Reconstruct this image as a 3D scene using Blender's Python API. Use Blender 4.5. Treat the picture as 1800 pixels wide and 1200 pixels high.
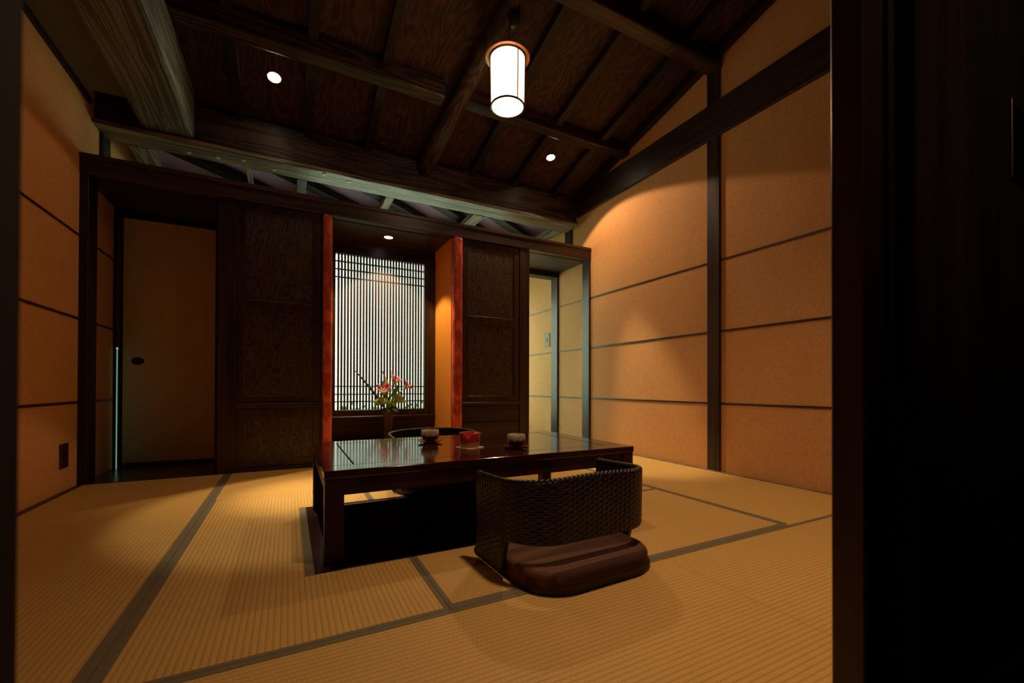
import bpy, bmesh, math, random
from mathutils import Vector, Matrix
random.seed(7)
for o in list(bpy.data.objects): bpy.data.objects.remove(o, do_unlink=True)
SC = bpy.context.scene
COL = SC.collection
PI = math.pi
# ---------------------------------------------------------------- camera
CAM_H = 0.65
yaw, pitch, roll = 0.480583, 0.006998, 0.002417
fwd = Vector((math.sin(yaw)*math.cos(pitch), math.cos(yaw)*math.cos(pitch), math.sin(pitch)))
rt = Vector((math.cos(yaw), -math.sin(yaw), 0)); up = rt.cross(fwd)
r_ = rt*math.cos(roll)+up*math.sin(roll); u_ = -rt*math.sin(roll)+up*math.cos(roll)
cd = bpy.data.cameras.new('camera'); cam = bpy.data.objects.new('camera', cd); COL.objects.link(cam)
m = Matrix((r_, u_, -fwd)).transposed().to_4x4(); m.translation = Vector((0, 0, CAM_H)); cam.matrix_world = m
cd.sensor_width = 36; cd.sensor_fit = 'HORIZONTAL'; cd.lens = 753.07*36/1800
cd.shift_x = 0.0; cd.shift_y = (673.65-600)/1800
cd.clip_start = 0.02
cd.dof.use_dof = True; cd.dof.focus_distance = 2.6; cd.dof.aperture_fstop = 3.2
SC.camera = cam
# ---------------------------------------------------------------- world, exposure
w = bpy.data.worlds.new('sky'); SC.world = w; w.use_nodes = True
bg = w.node_tree.nodes['Background']; bg.inputs[0].default_value = (0.82, 1.0, 0.74, 1); bg.inputs[1].default_value = 4.2
SC.view_settings.view_transform = 'Standard'
try: SC.view_settings.look = 'None'
except Exception: pass
SC.view_settings.exposure = 0.0; SC.view_settings.gamma = 1.0; SC.view_settings.use_curve_mapping = False
LANTERN_EMIT = 6.5
WARM = (1.0, 0.64, 0.38); HAL = (1.0, 0.76, 0.46)

# ---------------------------------------------------------------- materials
def newmat(name):
    mt = bpy.data.materials.new(name); mt.use_nodes = True
    nt = mt.node_tree; b = nt.nodes['Principled BSDF']
    return mt, nt, b
def N(nt, t, **k):
    n = nt.nodes.new(t)
    for a, v in k.items(): setattr(n, a, v)
    return n
def plain(name, col, rough=.5, metal=0, spec=.5):
    mt, nt, b = newmat(name)
    b.inputs['Base Color'].default_value = (*col, 1); b.inputs['Roughness'].default_value = rough
    b.inputs['Metallic'].default_value = metal; b.inputs['Specular IOR Level'].default_value = spec
    nz = N(nt, 'ShaderNodeTexNoise'); nz.inputs['Scale'].default_value = 60; nz.inputs['Detail'].default_value = 4
    tc = N(nt, 'ShaderNodeTexCoord'); nt.links.new(tc.outputs['Object'], nz.inputs['Vector'])
    bp = N(nt, 'ShaderNodeBump'); bp.inputs['Strength'].default_value = .05; bp.inputs['Distance'].default_value = .002
    nt.links.new(nz.outputs[0], bp.inputs['Height']); nt.links.new(bp.outputs[0], b.inputs['Normal'])
    return mt
def ramp(nt, a, b, p0=.3, p1=.7):
    r = N(nt, 'ShaderNodeValToRGB'); r.color_ramp.elements[0].position = p0; r.color_ramp.elements[1].position = p1
    r.color_ramp.elements[0].color = (*a, 1); r.color_ramp.elements[1].color = (*b, 1); return r
def wood(name, c0, c1, axis='Z', rough=.35, scale=14, bump=.15, figure=0.0, stretch=.06, spec=.5):
    mt, nt, b = newmat(name); L = nt.links.new
    tc = N(nt, 'ShaderNodeTexCoord'); mp = N(nt, 'ShaderNodeMapping')
    s = [1, 1, 1]; s['XYZ'.index(axis)] = stretch; mp.inputs['Scale'].default_value = s
    L(tc.outputs['Object'], mp.inputs['Vector'])
    nz = N(nt, 'ShaderNodeTexNoise'); nz.inputs['Scale'].default_value = scale*2.2; nz.inputs['Detail'].default_value = 8
    nz.inputs['Roughness'].default_value = .65; nz.inputs['Distortion'].default_value = .6+figure
    L(mp.outputs[0], nz.inputs['Vector'])
    wv = N(nt, 'ShaderNodeTexNoise'); wv.inputs['Scale'].default_value = scale*.35; wv.inputs['Detail'].default_value = 2; wv.inputs['Distortion'].default_value = figure
    L(mp.outputs[0], wv.inputs['Vector'])
    mu = N(nt, 'ShaderNodeMath', operation='MULTIPLY'); mu.inputs[1].default_value = 14 if figure else 5
    L(wv.outputs[0], mu.inputs[0])
    sn = N(nt, 'ShaderNodeMath', operation='SINE'); m2 = N(nt, 'ShaderNodeMath', operation='MULTIPLY'); m2.inputs[1].default_value = 6.28
    L(mu.outputs[0], m2.inputs[0]); L(m2.outputs[0], sn.inputs[0])
    ma = N(nt, 'ShaderNodeMath', operation='MULTIPLY_ADD'); ma.inputs[1].default_value = .22; ma.inputs[2].default_value = 0
    L(sn.outputs[0], ma.inputs[0])
    ad = N(nt, 'ShaderNodeMath', operation='ADD'); L(nz.outputs[0], ad.inputs[0]); L(ma.outputs[0], ad.inputs[1])
    rp = ramp(nt, c0, c1, .3, .72); L(ad.outputs[0], rp.inputs[0]); L(rp.outputs[0], b.inputs['Base Color'])
    b.inputs['Roughness'].default_value = rough; b.inputs['Specular IOR Level'].default_value = spec
    bp = N(nt, 'ShaderNodeBump'); bp.inputs['Strength'].default_value = bump; bp.inputs['Distance'].default_value = .004
    L(ad.outputs[0], bp.inputs['Height']); L(bp.outputs[0], b.inputs['Normal'])
    return mt
def plaster(name, col, amt=.12):
    mt, nt, b = newmat(name); L = nt.links.new
    tc = N(nt, 'ShaderNodeTexCoord')
    mp = N(nt, 'ShaderNodeMapping'); mp.inputs['Scale'].default_value = (1, 1, .55); L(tc.outputs['Object'], mp.inputs['Vector'])
    nz = N(nt, 'ShaderNodeTexNoise'); nz.inputs['Scale'].default_value = 110; nz.inputs['Detail'].default_value = 5; nz.inputs['Roughness'].default_value = .7
    L(mp.outputs[0], nz.inputs['Vector'])
    n2 = N(nt, 'ShaderNodeTexNoise'); n2.inputs['Scale'].default_value = 3; L(mp.outputs[0], n2.inputs['Vector'])
    mx = N(nt, 'ShaderNodeMath', operation='MULTIPLY_ADD'); mx.inputs[1].default_value = .3; L(n2.outputs[0], mx.inputs[0]); L(nz.outputs[0], mx.inputs[2])
    rp = ramp(nt, tuple(c*(1-amt) for c in col), tuple(min(1, c*(1+amt)) for c in col), .45, .8)
    L(mx.outputs[0], rp.inputs[0]); L(rp.outputs[0], b.inputs['Base Color'])
    b.inputs['Roughness'].default_value = .75; b.inputs['Specular IOR Level'].default_value = .3
    bp = N(nt, 'ShaderNodeBump'); bp.inputs['Strength'].default_value = .35; bp.inputs['Distance'].default_value = .002
    L(nz.outputs[0], bp.inputs['Height']); L(bp.outputs[0], b.inputs['Normal'])
    return mt
def tatami(name, ribaxis, col=(.70, .43, .125), p=.0165, strength=.55):
    """ribs are counted along ribaxis ('X' -> lines run along Y)"""
    mt, nt, b = newmat(name); L = nt.links.new
    tc = N(nt, 'ShaderNodeTexCoord'); sp = N(nt, 'ShaderNodeSeparateXYZ'); L(tc.outputs['Object'], sp.inputs[0])
    A, B = ('X', 'Y') if ribaxis == 'X' else ('Y', 'X')
    def M(op, a, bb=None, cc=None):
        n = N(nt, 'ShaderNodeMath', operation=op)
        for i, v in enumerate((a, bb, cc)):
            if v is None: continue
            if isinstance(v, (int, float)): n.inputs[i].default_value = v
            else: L(v, n.inputs[i])
        return n.outputs[0]
    a = M('DIVIDE', sp.outputs[A], p); fr = M('FRACT', a); fl = M('FLOOR', a)
    rib = M('SINE', M('MULTIPLY', fr, PI))            # 0 at the groove
    rib = M('POWER', rib, .45)
    # reed stitches running across the ribs, offset every second rib
    bb = M('ADD', M('DIVIDE', sp.outputs[B], .013), M('MULTIPLY', fl, .5))
    st = M('POWER', M('SINE', M('MULTIPLY', M('FRACT', bb), PI)), .35)
    h = M('MULTIPLY_ADD', st, .40, M('MULTIPLY', rib, .85))
    nz = N(nt, 'ShaderNodeTexNoise'); nz.inputs['Scale'].default_value = 9; nz.inputs['Detail'].default_value = 6
    L(tc.outputs['Object'], nz.inputs['Vector'])
    n2 = N(nt, 'ShaderNodeTexNoise'); n2.inputs['Scale'].default_value = 300; L(tc.outputs['Object'], n2.inputs['Vector'])
    rp = ramp(nt, tuple(c*.55 for c in col), col, .1, .85)
    v = M('MULTIPLY', h, M('MULTIPLY_ADD', nz.outputs[0], .35, .6)); v = M('MULTIPLY', v, M('MULTIPLY_ADD', n2.outputs[0], .25, .88))
    L(v, rp.inputs[0]); L(rp.outputs[0], b.inputs['Base Color'])
    b.inputs['Roughness'].default_value = .55; b.inputs['Specular IOR Level'].default_value = .35
    bp = N(nt, 'ShaderNodeBump'); bp.inputs['Strength'].default_value = strength; bp.inputs['Distance'].default_value = .003
    L(h, bp.inputs['Height']); L(bp.outputs[0], b.inputs['Normal'])
    return mt
def emit(name, col, s):
    mt, nt, b = newmat(name)
    b.inputs['Base Color'].default_value = (*col, 1)
    b.inputs['Emission Color'].default_value = (*col, 1); b.inputs['Emission Strength'].default_value = s
    return mt
def twotone(name, lo, hi, z, rough=.25, soft=.006, noise=.012):
    mt, nt, b = newmat(name); L = nt.links.new
    tc = N(nt, 'ShaderNodeTexCoord'); sp = N(nt, 'ShaderNodeSeparateXYZ'); L(tc.outputs['Object'], sp.inputs[0])
    nz = N(nt, 'ShaderNodeTexNoise'); nz.inputs['Scale'].default_value = 45; nz.inputs['Detail'].default_value = 5; L(tc.outputs['Object'], nz.inputs['Vector'])
    ma = N(nt, 'ShaderNodeMath', operation='MULTIPLY_ADD'); ma.inputs[1].default_value = noise*2; L(nz.outputs[0], ma.inputs[0]); L(sp.outputs[2], ma.inputs[2])
    mr = N(nt, 'ShaderNodeMapRange'); mr.inputs[1].default_value = z+noise-soft; mr.inputs[2].default_value = z+noise+soft; L(ma.outputs[0], mr.inputs[0])
    r1 = ramp(nt, tuple(c*.75 for c in hi), hi, .35, .6); L(nz.outputs[0], r1.inputs[0])
    mx = N(nt, 'ShaderNodeMix', data_type='RGBA'); L(mr.outputs[0], mx.inputs[0]); mx.inputs[6].default_value = (*lo, 1); L(r1.outputs[0], mx.inputs[7])
    L(mx.outputs[2], b.inputs['Base Color']); b.inputs['Roughness'].default_value = rough
    return mt

M_DARKZ = wood('dark_lacquered_wood_upright', (.020, .009, .006), (.050, .023, .014), 'Z', .38)
M_DARKX = wood('dark_lacquered_wood_across', (.020, .009, .006), (.050, .023, .014), 'X', .38)
M_DARKY = wood('dark_lacquered_wood_deep', (.020, .009, .006), (.048, .022, .014), 'Y', .4)
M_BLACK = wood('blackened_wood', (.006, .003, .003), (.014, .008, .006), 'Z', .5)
M_PANEL = wood('figured_dark_panel', (.024, .015, .012), (.085, .056, .041), 'Z', .34, scale=28, bump=.5, figure=1.6, stretch=.20)
M_BOARD = wood('red_brown_ceiling_board', (.022, .010, .007), (.075, .030, .019), 'Y', .6, scale=16, bump=.4, figure=.25, stretch=.05)
M_BEAM = wood('old_dark_beam', (.022, .011, .008), (.085, .042, .027), 'X', .45, scale=13, bump=.9, figure=.5, stretch=.07)
M_BEAMY = wood('old_dark_beam_deep', (.026, .015, .010), (.10, .060, .040), 'Y', .45, scale=13, bump=.9, figure=.5, stretch=.07)
M_OLD = wood('grey_weathered_wood', (.065, .066, .058), (.17, .18, .155), 'Y', .6, scale=15, bump=1.0, figure=.5, stretch=.04)
M_OLDJ = wood('joist_weathered_wood', (.09, .065, .05), (.34, .25, .20), 'Y', .6, scale=15, bump=1.0, figure=.5, stretch=.04)
M_OLDX = wood('pale_weathered_wood', (.10, .072, .050), (.38, .29, .21), 'X', .4, scale=15, bump=1.0, figure=.3, stretch=.04)
M_TABLE = wood('red_lacquered_table_wood', (.030, .007, .005), (.055, .012, .008), 'X', .10, bump=.03, spec=.6)
M_TABLE.node_tree.nodes['Principled BSDF'].inputs['IOR'].default_value = 2.1
M_TLEG = wood('red_lacquered_leg_wood', (.030, .007, .006), (.055, .012, .009), 'Z', .42, bump=.03, spec=.25)
M_PIT = wood('dark_pit_wood', (.030, .006, .005), (.050, .010, .008), 'X', .3)
M_RED = wood('polished_red_pillar_bark', (.50, .07, .04), (.88, .17, .10), 'Z', .35, scale=16, bump=.5, stretch=.5)
M_DOOR = wood('near_black_brown_door', (.020, .010, .008), (.040, .022, .017), 'Z', .7, spec=.1)
M_FRAME = wood('maroon_door_frame', (.030, .007, .007), (.050, .012, .011), 'Z', .4)
M_WALL = plaster('peach_washi_plaster', (.72, .37, .135))
M_FUSUMA = plaster('fusuma_paper', (.95, .76, .48), .05)
M_ORANGE = plaster('orange_plaster', (.88, .38, .05), .05)
M_LAV = plaster('pale_attic_plaster', (.52, .40, .66), .05)
M_GREYC = plaster('grey_soffit', (.13, .14, .14), .15)
M_TX = tatami('tatami_ribs_lengthways', 'X')
M_TY = tatami('tatami_ribs_across', 'Y')
M_TF = tatami('tatami_fine_weave', 'Y', (.72, .44, .125), .0165, .25)
M_HERI = plain('olive_brown_border_cloth', (.185, .150, .085), .7)
M_CORR = wood('corridor_dark_floor', (.03, .02, .013), (.07, .045, .03), 'X', .25)
M_RATTAN = wood('dark_rattan', (.005, .002, .0015), (.020, .009, .006), 'Z', .33, scale=40, bump=.3, stretch=.8)
M_CUSH = wood('brown_striped_cushion_cloth', (.065, .030, .018), (.14, .066, .040), 'X', .85, scale=26, bump=.2, stretch=.04, spec=.15)
M_METAL = plain('dark_bronze', (.10, .05, .03), .35, .9)
M_COPPER = plain('copper_rim', (.55, .26, .13), .4, .8)
M_STEEL = plain('pale_metal', (.75, 1.0, .85), .35, .3)
M_PALE = plain('pale_inlaid_plug', (.8, .8, .7), .3)
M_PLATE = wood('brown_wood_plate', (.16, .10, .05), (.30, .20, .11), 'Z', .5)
M_LEAF = plain('green_leaf', (.20, .48, .09), .4)
M_LEAFP = plain('pale_green_leaf', (.55, .85, .30), .4)
M_BLADE = plain('dark_green_blade', (.05, .09, .03), .4)
M_PINK = plain('pink_petal', (.95, .28, .50), .5)
M_CREAM = plain('cream_petal', (1.0, .88, .80), .5)
M_REDP = plain('red_bud', (.75, .03, .05), .5)
M_VASE = twotone('brown_stoneware', (.07, .035, .022), (.13, .06, .035), .2, .5)
M_CUP = twotone('cream_over_brown_glaze', (.035, .020, .014), (.66, .53, .34), .036, .22)
M_ASH = twotone('red_over_bare_clay', (.50, .30, .18), (.62, .035, .020), .024, .25, .002, .002)
M_SAUCER = plain('red_lacquer_saucer', (.22, .015, .012), .15)
M_COAST = plain('cream_paper_coaster', (.80, .55, .38), .8)
M_GREEN = plain('hedge_leaf', (.10, .30, .06), .6)
M_GROUND = plain('pale_garden_gravel', (.75, .80, .72), .9)

# ---------------------------------------------------------------- mesh helpers
class MB:
    def __init__(s): s.bm = bmesh.new()
    def box(s, x0, x1, y0, y1, z0, z1, bev=0.0, seg=1):
        b = bmesh.new(); bmesh.ops.create_cube(b, size=1)
        for v in b.verts: v.co = Vector(((x0+x1)/2+v.co.x*(x1-x0), (y0+y1)/2+v.co.y*(y1-y0), (z0+z1)/2+v.co.z*(z1-z0)))
        if bev: bmesh.ops.bevel(b, geom=b.edges[:], offset=bev, segments=seg, affect='EDGES', profile=.5)
        return s.merge(b)
    def merge(s, b):
        me = bpy.data.meshes.new('t'); b.to_mesh(me); b.free(); s.bm.from_mesh(me); bpy.data.meshes.remove(me); return s
    def prism(s, pts, z0, z1, bev=0):
        b = bmesh.new(); vs = [b.verts.new((x, y, z0)) for x, y in pts]; f = b.faces.new(vs)
        r = bmesh.ops.extrude_face_region(b, geom=[f]); vv = [g for g in r['geom'] if isinstance(g, bmesh.types.BMVert)]
        for v in vv: v.co.z = z1
        bmesh.ops.recalc_face_normals(b, faces=b.faces[:])
        if bev:
            es = [e for e in b.edges if all(abs(v.co.z-z1) < 1e-6 for v in e.verts)]
            bmesh.ops.bevel(b, geom=es, offset=bev, segments=3, affect='EDGES', profile=.5)
        return s.merge(b)
    def hexa(s, c8):
        b = bmesh.new(); v = [b.verts.new(c) for c in c8]
        for f in ((0,1,2,3),(7,6,5,4),(0,4,5,1),(1,5,6,2),(2,6,7,3),(3,7,4,0)): b.faces.new([v[i] for i in f])
        bmesh.ops.recalc_face_normals(b, faces=b.faces[:]); return s.merge(b)
    def beam(s, p0, p1, wdt, hgt, upv=(0, 0, 1)):
        p0 = Vector(p0); p1 = Vector(p1); d = (p1-p0).normalized(); side = d.cross(Vector(upv)).normalized(); u = side.cross(d)
        c = []
        for p in (p0, p1):
            for a, bb in ((-1,-1),(1,-1),(1,1),(-1,1)): c.append(p+side*a*wdt/2+u*bb*hgt/2)
        return s.hexa(c)
    def lathe(s, prof, n=32, c=(0, 0, 0), sq=None):
        b = bmesh.new(); rings = []
        for r, z in prof:
            ring = []
            for i in range(n):
                a = 2*PI*i/n; ca, sa = math.cos(a), math.sin(a)
                if sq: k = (abs(ca)**sq+abs(sa)**sq)**(-1/sq)
                else: k = 1
                ring.append(b.verts.new((c[0]+r*k*ca, c[1]+r*k*sa, c[2]+z)))
            rings.append(ring)
        for q in range(len(rings)-1):
            for i in range(n): b.faces.new((rings[q][i], rings[q][(i+1) % n], rings[q+1][(i+1) % n], rings[q+1][i]))
        b.faces.new(list(reversed(rings[0]))); b.faces.new(rings[-1])
        for f in b.faces: f.smooth = len(f.verts) == 4
        return s.merge(b)
    def tube(s, pts, rad, n=8):
        b = bmesh.new(); pts = [Vector(p) for p in pts]; rings = []
        for i, p in enumerate(pts):
            d = (pts[min(i+1, len(pts)-1)]-pts[max(i-1, 0)]).normalized()
            ref = Vector((0, 0, 1)) if abs(d.z) < .9 else Vector((1, 0, 0))
            a = d.cross(ref).normalized(); c = d.cross(a)
            r = rad[i] if isinstance(rad, (list, tuple)) else rad
            rings.append([b.verts.new(p+a*r*math.cos(2*PI*k/n)+c*r*math.sin(2*PI*k/n)) for k in range(n)])
        for q in range(len(rings)-1):
            for i in range(n): b.faces.new((rings[q][i], rings[q][(i+1) % n], rings[q+1][(i+1) % n], rings[q+1][i]))
        b.faces.new(rings[0][::-1]); b.faces.new(rings[-1])
        bmesh.ops.recalc_face_normals(b, faces=b.faces[:])
        for f in b.faces: f.smooth = True
        return s.merge(b)
    def leaf(s, base, tip, wid, bend=.3, fold=.15, thick=.0012, n=8, side=None):
        """a curved, folded, tapered blade with real thickness"""
        base = Vector(base); tip = Vector(tip); d = tip-base; L = d.length; d.normalize()
        sd = Vector(side).normalized() if side else d.cross(Vector((.2, -1, .3))).normalized(); nn = sd.cross(d).normalized()
        b = bmesh.new(); top = []
        for i in range(n+1):
            t = i/n; c = base+(tip-base)*t+nn*bend*L*math.sin(PI*t)*.5
            ww = wid*math.sin(PI*min(1, t**.8*.96+.04))**.8/2+.0006
            top.append([c-sd*ww+nn*fold*ww, c, c+sd*ww+nn*fold*ww])
        V = [[b.verts.new(p) for p in r] for r in top]; W = [[b.verts.new(p-nn*thick) for p in r] for r in top]
        for i in range(n):
            for k in range(2):
                b.faces.new((V[i][k], V[i][k+1], V[i+1][k+1], V[i+1][k])); b.faces.new((W[i][k+1], W[i][k], W[i+1][k], W[i+1][k+1]))
            b.faces.new((V[i][0], V[i+1][0], W[i+1][0], W[i][0])); b.faces.new((V[i+1][2], V[i][2], W[i][2], W[i+1][2]))
        b.faces.new((V[0][0], W[0][0], W[0][1], V[0][1])); b.faces.new((V[0][1], W[0][1], W[0][2], V[0][2]))
        b.faces.new((V[n][1], W[n][1], W[n][0], V[n][0])); b.faces.new((V[n][2], W[n][2], W[n][1], V[n][1]))
        for f in b.faces: f.smooth = True
        return s.merge(b)
    def rough(s, amp, freq=9, axis=None):
        """hand-hewn waviness"""
        from mathutils import noise
        for v in s.bm.verts:
            q = v.co*freq
            v.co += Vector((noise.noise(q), noise.noise(q+Vector((9, 3, 1))), noise.noise(q+Vector((4, 8, 7)))))*amp
        return s
    def cuts(s, axis, n):
        lo = min(v.co[axis] for v in s.bm.verts); hi = max(v.co[axis] for v in s.bm.verts)
        no = [0, 0, 0]; no[axis] = 1
        for i in range(1, n):
            co = [0, 0, 0]; co[axis] = lo+(hi-lo)*i/n
            bmesh.ops.bisect_plane(s.bm, geom=s.bm.verts[:]+s.bm.edges[:]+s.bm.faces[:], plane_co=co, plane_no=no)
        return s
def build(name, mb, mat, parent=None, origin=None):
    bm = mb.bm if isinstance(mb, MB) else mb
    if parent is not None:
        org = Vector((0, 0, 0)); p = parent
        while p is not None: org += p.location; p = p.parent
        for v in bm.verts: v.co -= org
        loc = Vector((0, 0, 0))
    else:
        xs = [v.co.x for v in bm.verts]; ys = [v.co.y for v in bm.verts]; zs = [v.co.z for v in bm.verts]
        loc = Vector(origin) if origin else Vector(((min(xs)+max(xs))/2, (min(ys)+max(ys))/2, min(zs)))
        for v in bm.verts: v.co -= loc
    me = bpy.data.meshes.new(name); bm.to_mesh(me); bm.free()
    me.materials.append(mat)
    o = bpy.data.objects.new(name, me); COL.objects.link(o); o.location = loc
    if parent is not None: o.parent = parent
    return o
def tag(o, label=None, cat=None, group=None, kind=None):
    if label: o['label'] = label
    if cat: o['category'] = cat
    if group: o['group'] = group
    if kind: o['kind'] = kind
    return o
def thing(name, label, cat, loc, group=None):
    o = bpy.data.objects.new(name, None); COL.objects.link(o); o.location = loc; o.empty_display_size = .1
    return tag(o, label, cat, group)
def single(name, mb, mat, label, cat, group=None): return tag(build(name, mb, mat), label, cat, group)
def struct(name, mb, mat, parent=None):
    o = build(name, mb, mat, parent)
    if parent is None: o['kind'] = 'structure'
    return o
def B(*a, **k): return MB().box(*a, **k)

XL, XR, YB, YF = -1.217, 2.941, 3.778, 4.536
Y0 = 0.40                       # inner face of the doorway wall
YE = 5.60                       # garden side of the corridor behind
ROOF = lambda y: 3.77-.235*y

# ================================================================ setting
# sub-floor with the leg pit left open
PX0, PX1, PY0, PY1 = .084, 1.603, 1.625, 2.55
f = MB()
f.box(XL-.1, PX0-.02, Y0-.02, YB+.02, -.12, -.05).box(PX1+.02, XR+.1, Y0-.02, YB+.02, -.12, -.05)
f.box(PX0-.02, PX1+.02, Y0-.02, PY0-.02, -.12, -.05).box(PX0-.02, PX1+.02, PY1+.02, YB+.02, -.12, -.05)
struct('floor', f, M_BLACK)
struct('floor_corridor', B(XL-.1, XR+.1, YB+.02, YE+.1, -.1, 0), M_CORR)
struct('floor_entry', B(-1.7, 3.2, -2.2, Y0-.02, -.1, -.002), M_DOOR)
wr = MB().box(XR, XR+.1, Y0, YE, -.1, 3.75); struct('wall_right', wr, M_WALL)
wl = MB().box(XL-.1, XL, Y0, YE, -.1, 3.75); struct('wall_left', wl, M_WALL)
# doorway wall and the dark room the photographer stands in
fw = MB().box(XL-.1, -.30, Y0-.08, Y0, -.1, 3.75).box(-.30, 2.3, Y0-.08, Y0, 2.0, 3.75).box(2.3, XR+.1, Y0-.08, Y0, -.1, 3.75)
struct('wall_front', fw, M_DOOR)
hb = MB().box(-1.8, -1.7, -2.2, Y0-.08, -.1, 2.6).box(3.2, 3.3, -2.2, Y0-.08, -.1, 2.6).box(-1.8, 3.3, -2.3, -2.2, -.1, 2.6).box(-1.7, XL-.1, Y0-.12, Y0-.08, -.1, 2.6).box(XR+.1, 3.2, Y0-.12, Y0-.08, -.1, 2.6)
struct('wall_entry', hb, M_DOOR)
struct('ceiling_entry', B(-1.8, 3.3, -2.3, Y0-.08, 2.5, 2.6), M_BLACK)
# sloping boarded roof
def slope_slab(x0, x1, y0, y1, dz0, dz1):
    return MB().hexa([(x0,y0,ROOF(y0)+dz0),(x1,y0,ROOF(y0)+dz0),(x1,y1,ROOF(y1)+dz0),(x0,y1,ROOF(y1)+dz0),
                      (x0,y0,ROOF(y0)+dz1),(x1,y0,ROOF(y0)+dz1),(x1,y1,ROOF(y1)+dz1),(x0,y1,ROOF(y1)+dz1)])
struct('ceiling', slope_slab(XL-.1, XR+.1, Y0-.1, 4.26, 0, .06), M_BOARD)
struct('ceiling_back', slope_slab(XL-.1, XR+.1, 4.262, YE+.12, 0, .06), M_LAV)
struct('ceiling_left', B(XL, -.94, Y0, 3.78, 2.6, 2.64), M_GREYC)
struct('trim_1', B(XL, XL+.02, Y0, 3.9, 2.565, 2.6), M_BLACK)
# garden side wall behind, one long opening
struct('wall_back', MB().box(XL-.1, XR+.1, YE, YE+.1, -.1, .25).box(XL-.1, .25, YE, YE+.1, .25, 2.3).box(1.9, 2.0, YE, YE+.1, .25, 2.3).box(2.0, XR+.1, YE, YE+.1, 1.95, 2.3).box(2.88, XR+.1, YE, YE+.1, .25, 1.95).box(XL-.1, XR+.1, YE, YE+.1, 2.3, 2.6), M_WALL)
struct('ceiling_corridor', B(XL-.1, XR+.1, 4.97, YE, 2.30, 2.33), M_DARKX)
# bottom trim of the side walls, thin rails, tatami edging boards
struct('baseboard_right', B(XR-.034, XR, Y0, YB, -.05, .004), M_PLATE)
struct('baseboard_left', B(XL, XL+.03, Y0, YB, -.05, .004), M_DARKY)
k = 2
for z in (.523, 1.078, 1.625):
    struct('trim_%d' % k, B(XR-.006, XR, Y0, YE, z-.0075, z+.0075, .002), M_DARKY); k += 1
for z in (.540, 1.085, 1.628):
    struct('trim_%d' % k, B(XL, XL+.006, Y0, YB+.75, z-.008, z+.008, .002), M_DARKY); k += 1

# ---- posts and beams on the walls
def post(name, x0, x1, y0, y1, z0, z1, label, mat=M_DARKZ, cat='post', g=None):
    return single(name, B(x0, x1, y0, y1, z0, z1, .003), mat, label, cat, g)
post('wall_post', XR-.02, XR+.02, 2.172, 2.282, -.03, ROOF(2.23)+.01, 'tall dark post in the middle of the right plaster wall, rising to the ceiling')
post('wall_post', XR-.022, XR+.02, 3.775, 3.90, -.03, 2.043, 'narrow dark green-tinged post where the long lintel meets the right wall')
post('wall_post', XR-.02, XR+.02, 4.404, 4.545, -.0, 2.31, 'dark post on the right wall, deep inside the passage opening')
post('wall_post', XR-.018, XR+.02, 4.12, 4.247, 2.175, 2.51, 'short dark stub post above the lintel at the right wall')
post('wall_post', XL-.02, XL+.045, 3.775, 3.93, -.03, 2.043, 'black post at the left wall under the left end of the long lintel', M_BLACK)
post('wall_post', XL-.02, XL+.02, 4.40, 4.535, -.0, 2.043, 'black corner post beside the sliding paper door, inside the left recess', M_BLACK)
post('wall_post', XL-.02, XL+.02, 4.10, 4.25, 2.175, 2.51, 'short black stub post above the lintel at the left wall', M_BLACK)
single('tie_beam', B(XR-.028, XR+.02, Y0, 4.0, 2.588, 2.859, .004), M_DARKY, 'broad dark horizontal tie beam running high along the right wall', 'beam')
single('lintel_beam', B(XL+.001, XR-.001, YB-.012, YB+.07, 2.043, 2.14, .004).box(XL+.001, XR-.001, YB-.020, YB+.09, 2.14, 2.17, .003), M_DARKX, 'long dark lintel spanning the whole room above the cabinets and alcove', 'beam')
# big cross beam with its pale underside board
bb = MB().box(XL+.001, XR-.03, 4.00, 4.22, 2.502, 2.80, .018, 2).cuts(0, 60).rough(.012, 4)
cb = thing('cross_beam', 'massive old dark beam crossing the room behind the downlights', 'beam', (.86, 4.1, 2.47))
build('timber', bb, M_BEAM, cb)
tb = MB().box(XL+.001, XR-.04, 3.955, 4.20, 2.47, 2.50, .005, 2).cuts(0, 60).rough(.004, 7)
tbo = build('underside_board', tb, M_OLDX, cb); tbo['label'] = 'pale weathered board with plugs'
for x, y in ((-.117, 4.115), (.262, 4.003), (.465, 4.046), (-.7, 4.125), (-.51, 4.11), (-.333, 4.065)):
    build('plug', MB().lathe([(.014, -.004), (.017, 0), (.014, .004)], 12, (x, y, 2.469)), M_PALE, tbo)
lb = MB().box(-.945, -.635, Y0, 3.95, 2.50, 2.86, .02, 2).cuts(1, 60).rough(.008, 6)
single('ceiling_beam', lb, M_OLD, 'broad grey weathered squared beam running overhead at the left side', 'beam')
struct('wall_upper_left', B(-.90, -.87, Y0, 4.0, 2.85, 3.8), M_BLACK)
# purlins
p1 = MB().box(-.86, 1.06, 3.14, 3.26, 2.865, 3.0, .012, 2).cuts(0, 30).rough(.008, 6)
single('purlin', p1, M_BEAM, 'dark squared purlin ending at the round log, left half of the ceiling', 'beam')
p2 = MB().box(1.20, XR-.001, 3.16, 3.27, 2.905, 2.998, .01, 2).cuts(0, 30).rough(.006, 6)
single('purlin', p2, M_DARKX, 'dark purlin behind the paper lantern, between the round log and the right wall', 'beam')
p3 = MB().box(-.86, XR-.001, 2.16, 2.28, 3.10, 3.23, .012, 2).cuts(0, 50).rough(.008, 6)
single('purlin', p3, M_DARKX, 'dark purlin nearest the doorway, meeting the top of the tall wall post', 'beam')
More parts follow.
